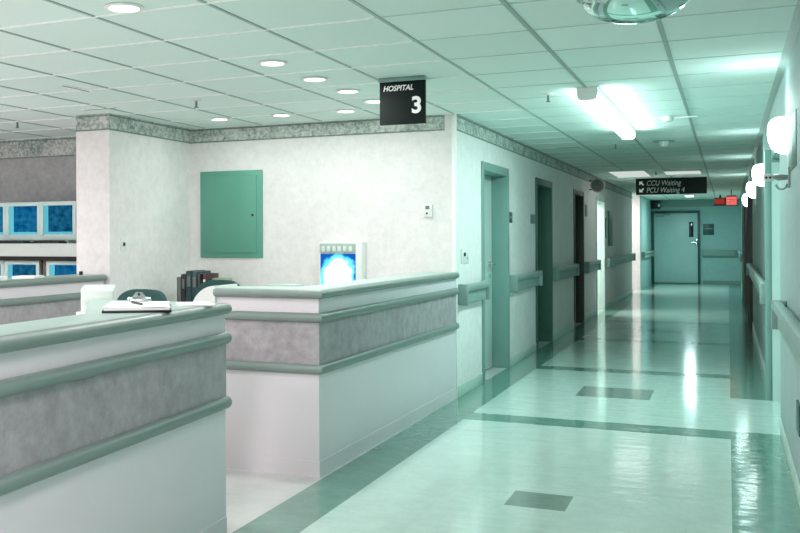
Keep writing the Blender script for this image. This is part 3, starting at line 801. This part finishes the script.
def arrow(z, up):
    t = nb(); s = 1 if up else -1
    # tip points left and up or left and down
    pts = [(-.54,.04*s),(-.47,.04*s),(-.492,.018*s),(-.455,-.02*s),(-.475,-.04*s),(-.514,-.003*s),(-.54,-.03*s)]
    prism(t, [(x, z+zz) for x, zz in pts], -.0225, -.0205, axis='Y'); return t
obj('arrow', arrow(.205, True), 'letter', ws); obj('arrow', arrow(.085, False), 'letter', ws)
# exit signs
ex = thing('exit_sign', 'bright red lit EXIT sign hanging near the corridor end', 'exit sign', (.075, 24, 2.09))
obj('housing', box(nb(), -.115, .115, 0, .06, 0, .20, .004), 'red_box', ex)
obj('lit_face', box(nb(), -.108, .108, -.004, 0, .008, .192), 'red', ex)
obj('ceiling_mount', box(box(nb(), -.10, .10, .01, .05, .20, .222), -.008, .008, .02, .04, .222, .36), 'sign', ex)
text('EXIT', .12, 'letter', ex, (-.088, -.0045, .055), (PI/2,0,0), bold=.002, sx=.72)
ex = thing('exit_sign', 'dimmer red exit sign left of the bright one', 'exit sign', (-.18, 27, 2.17))
obj('housing', box(nb(), -.14, .14, 0, .06, 0, .20, .004), 'red_box', ex)
obj('lit_face', box(nb(), -.12, .10, -.004, 0, .04, .18), 'red_dim', ex)
obj('ceiling_mount', box(nb(), -.02, .02, .01, .05, .20, .28), 'sign', ex)

# ------------------------------------------------------------------ ceiling fittings
def area(name, loc, sx, sy, power, col, rot=(0,0,0), shape='RECTANGLE', spread=PI, parent=None):
    l = bpy.data.lights.new(name, 'AREA'); l.shape = shape; l.size = sx; l.size_y = sy; l.energy = power; l.color = col; l.spread = spread
    o = bpy.data.objects.new(name, l); C.objects.link(o); o.location = loc; o.rotation_euler = rot
    if parent is not None: o.parent = parent
    return o
DL = thing('recessed_downlight', 'x', 'ceiling light', (-2.51, 3.67, CZ), group='round recessed downlights over the nurse station')
t = nb(); lathe(t, [(.068,-.0005),(.088,-.0015),(.090,-.006),(.085,-.012),(.071,-.012),(.068,-.004),(.068,-.0005)], 32)
obj('trim_ring', t, 'white_pl', DL)
t = nb(); lathe(t, [(0,-.010),(.04,-.0085),(.068,-.004)], 32); obj('lens', t, 'lamp_white', DL, label='bright white lens')
first = True
dl = [(-2.51,3.67,'nearest round downlight, near the top edge of the picture'), (-2.50,5.22,'second nearest downlight in the row leading to the hanging sign'), (-2.50,5.87,'third downlight in the row leading to the hanging sign'),
      (-2.49,6.46,'fourth downlight in the row leading to the hanging sign'), (-2.49,7.03,'downlight partly hidden behind the left edge of the hanging sign'),
      (-4.10,7.47,'leftmost of the three downlights along the back wall'), (-3.49,7.46,'middle of the three downlights along the back wall'), (-2.90,7.47,'rightmost of the three downlights along the back wall')]
for x, y, lb in dl:
    if first: o = DL; o.location = (x, y, CZ); o['label'] = lb; first = False
    else: o = dup(DL, (x, y, CZ), label=lb)
DLP = 10
for x, y, lb in dl: area('downlight_beam', (x, y, CZ-.02), .12, .12, (DLP if y < 6.3 else 4 if y < 7.2 else 2.2), WARM if y < 7.2 else MINT, shape='DISK')

# ceiling panels, among them unseen fill added for the near station
def troffer(loc, sx, sy, label, lens, power, col):
    t0 = thing('ceiling_troffer', label, 'ceiling light', loc, group='recessed fluorescent troffers')
    f = nb()
    for a in (-1, 1):
        box(f, a*sx/2-.015, a*sx/2+.015, -sy/2-.015, sy/2+.015, -.012, -.0005, .002); box(f, -sx/2+.015, sx/2-.015, a*sy/2-.015, a*sy/2+.015, -.012, -.0005, .002)
    obj('troffer_frame', f, 'white_pl', t0)
    obj('diffuser', box(nb(), -sx/2+.015, sx/2-.015, -sy/2+.015, sy/2-.015, -.006, -.001), lens, t0)
    area('troffer_beam', (loc[0], loc[1], CZ-.02), sx*.9, sy*.9, power, col)
    return t0
troffer((-1.50, 17.2, CZ), .58, 1.8, 'glow panel imitating doorway light on the ceiling above the left end of the waiting sign', 'glow_patch', 2, (1,1,1))  # ceiling lit from the doorway, painted as dim glowing panels
troffer((-.68, 17.2, CZ), .58, 1.0, 'glow panel imitating doorway light on the ceiling above the right half of the waiting sign', 'glow_patch', 1, (1,1,1))
troffer((-.92, 27.4, CZ), .24, 1.18, 'small bright ceiling panel below the waiting sign, far end', 'tube_far', 34, TEAL)
troffer((-1.0, .6, CZ), .58, 1.18, 'added unseen fill light panel above the near corridor', 'fill_warm', 52, (1,.87,.94))  # warm panels: unseen fill added for the counter and pier fronts
troffer((-3.9, .9, CZ), .58, 1.18, 'added unseen fill light panel above the near nurse station', 'fill_warm', 92, (1,.90,.95))
troffer((-6.4, 3.6, CZ), .58, 1.18, 'added unseen fill light panel above the left nurse station', 'fill_warm', 92, (1,.90,.96))
# lamps in the rooms and cross corridor
troffer((-3.2, 18.35, CZ), .58, 1.18, 'fluorescent panel inside the side room', 'tube', 60, (.9,1,.97))
troffer((-3.1, 25.5, CZ), 1.18, .58, 'fluorescent panel in the cross corridor', 'tube', 32, (1,.95,.95))

# surface fluorescent fixture
fx = thing('fluorescent_fixture', 'long bright surface mounted fluorescent fixture on the corridor ceiling', 'ceiling light', (-.905, 8.60, CZ))
obj('fixture_pan', box(nb(), -.072, .072, -1.55, 1.55, -.035, -.0005, .004), 'white_pl', fx)
t = nb(); prism(t, [(-.068,-.035),(-.06,-.075),(-.04,-.09),(.04,-.09),(.06,-.075),(.068,-.035)], -1.53, 1.53, axis='Y'); obj('diffuser', t, 'tube', fx, label='glowing wraparound diffuser')
for y in (-1.55, 1.535): 
    obj('end_cap', prism(nb(), [(-.072,-.035),(-.064,-.08),(-.042,-.095),(.042,-.095),(.064,-.08),(.072,-.035)], y, y+.015, axis='Y'), 'white_pl', fx)
area('fixture_beam', (-.905, 8.60, CZ-.10), .12, 3.0, 30, TEAL)
for s in (-1, 1):   # side glow of the wraparound lens
    area('fixture_side_glow', (-.905+s*.085, 8.60, CZ-.06), .05, 3.0, 12 if s > 0 else 4, TEAL, (0, -s*math.radians(100), 0))

# half-globe wall sconces
def sconce(y, label, power):
    s = thing('wall_sconce', label, 'wall light', (XR, y, 1.885), group='half globe sconces on the right wall')
    obj('back_plate', box(nb(), -.008, 0, -.06, .06, .04, .20, .003), 'white_pl', s)
    R = .112
    prof = [(0,0),(.04,.004),(.07,.018),(.092,.045),(.106,.08),(R,.12),(.111,.165),(.104,.195),(.09,.215),(.07,.225),(0,.228)]
    t = nb(); lathe(t, prof, 24, (0,0,0), 'Z', PI/2, 3*PI/2)
    for v in t.verts: v.co.x -= .0
    obj('globe', t, 'globe', s, label='glowing white glass globe')
    l = bpy.data.lights.new('sconce_bulb', 'POINT'); l.energy = power; l.color = TEAL; l.shadow_soft_size = .06
    o = bpy.data.objects.new('sconce_bulb', l); C.objects.link(o); o.location = (XR-.16, y, 2.19)
    return s
for y, lb in ((6.59,'nearest glowing half globe sconce on the right wall'), (10.8,'second glowing sconce along the right wall'), (14.2,'third glowing sconce along the right wall'), (18.3,'fourth glowing sconce, beside the dark doorways on the right')):
    sconce(y, lb, 3.4 if y < 8 else 1.7)
# dome mirror
dm = thing('dome_mirror', 'convex dome mirror on the ceiling at the top edge', 'mirror', (-.36, 4.42, CZ))
R = .235; prof = [(0,-.13)]+[(R*math.sin(a), -.13*math.cos(a)-.012+.012*math.cos(a)) for a in [PI/2*i/16 for i in range(1, 17)]]
t = nb(); lathe(t, prof, 48); obj('mirror_dome', t, 'dome', dm, label='clear reflective dome')
t = nb(); lathe(t, [(.230,-.001),(.25,-.001),(.252,-.010),(.245,-.016),(.233,-.014),(.230,-.001)], 48); obj('rim', t, 'steel', dm)
# sprinklers
sp = None
for x, y, lb in ((-3.70,6.37,'ceiling sprinkler head above the back wall, left of the green panel'), (-5.8,6.8,'ceiling sprinkler head over the far left shelves'), (-1.21,7.27,'ceiling sprinkler head just left of the long fluorescent fixture'), (-1.16,11.46,'ceiling sprinkler head beyond the long fluorescent fixture'), (-1.06,16.6,'ceiling sprinkler head just before the waiting sign')):
    if sp is None:
        sp = thing('sprinkler_head', lb, 'sprinkler', (x, y, CZ), group='ceiling sprinkler heads')
        t = nb(); lathe(t, [(0,-.0005),(.04,-.0005),(.038,-.008),(.014,-.012),(0,-.012)], 20); obj('escutcheon', t, 'white_pl', sp)
        t = nb(); cyl(t, (0,0,-.058), .009, .048); cyl(t, (0,0,-.062), .018, .004); obj('nozzle', t, 'plaque_g', sp)
    else: dup(sp, (x, y, CZ), label=lb)
# smoke detector and sensor
sd = thing('smoke_detector', 'white smoke detector on the corridor ceiling beyond the fixture', 'smoke detector', (-.65, 11.46, CZ))
t = nb(); box(t, -.11, .11, -.11, .11, -.006, -.0005); obj('mount_plate', t, 'frame', sd, label='grey mounting plate')
t = nb(); lathe(t, [(0,-.065),(.03,-.062),(.045,-.045),(.055,-.02),(.06,-.006),(0,-.006)], 24); obj('sensor_cap', t, 'white_pl', sd)
sn = thing('ceiling_sensor', 'small white sensor with thin cross bar, right of the long fixture', 'sensor', (-.48, 9.1, CZ))
t = nb(); cyl(t, (0,0,-.05), .045, .05, seg=20, bev=.008); obj('sensor_body', t, 'white_pl', sn)
t = nb(); box(t, -.44, -.045, -.006, .006, -.022, -.010); box(t, .045, .24, -.006, .006, -.022, -.010); obj('cross_bar', t, 'white_pl', sn)
# slot vents
v1 = thing('air_vent', 'thin slot air vent over the station, left of the downlight row', 'vent', (-4.17, 5.5, CZ), math.radians(0))
obj('vent_frame', box(nb(), -.03, .03, -.16, .16, -.005, -.0005), 'tee_lit', v1); obj('vent_slot', box(nb(), -.010, .010, -.15, .15, -.007, -.005), 'binder_g', v1)
v2 = dup(v1, (-4.75+.10, 6.45, CZ), PI/2, 'thin slot air vent close to the wall pier')
v3 = dup(v1, (-1.72, 11.7, CZ), PI/2, 'thin slot air vent near the left wall beyond the fixture')

# ------------------------------------------------------------------ world, camera, colour
w = bpy.data.worlds.new('world'); sc.world = w; w.use_nodes = True
w.node_tree.nodes['Background'].inputs[0].default_value = (.6,.75,.72,1); w.node_tree.nodes['Background'].inputs[1].default_value = .2

cam = bpy.data.cameras.new('camera'); co = bpy.data.objects.new('camera', cam); C.objects.link(co)
H, th, roll = 1.386, math.atan(438/957), .00475
Rv = Vector((math.cos(th), math.sin(th), 0)); Fv = Vector((-math.sin(th), math.cos(th), 0)); U = Vector((0,0,1))
cx_ = Rv*math.cos(roll)-U*math.sin(roll); cy_ = U*math.cos(roll)+Rv*math.sin(roll)
m4 = Matrix.Identity(4)
for i in range(3): m4[i][0] = cx_[i]; m4[i][1] = cy_[i]; m4[i][2] = -Fv[i]
m4[0][3], m4[1][3], m4[2][3] = 0, 0, H
co.matrix_world = m4
cam.sensor_width = 36; cam.lens = 36*957/800
cam.shift_x = (400-290)/800; cam.shift_y = -(266.5-238.1)/800
cam.clip_start = .05
sc.camera = co
vs = sc.view_settings
vs.view_transform = 'Standard'; vs.look = 'None'; vs.gamma = 1; vs.use_curve_mapping = False; vs.exposure = 0.42
sc.cycles.max_bounces = 10; sc.cycles.diffuse_bounces = 6
sc.cycles.sample_clamp_indirect = 6
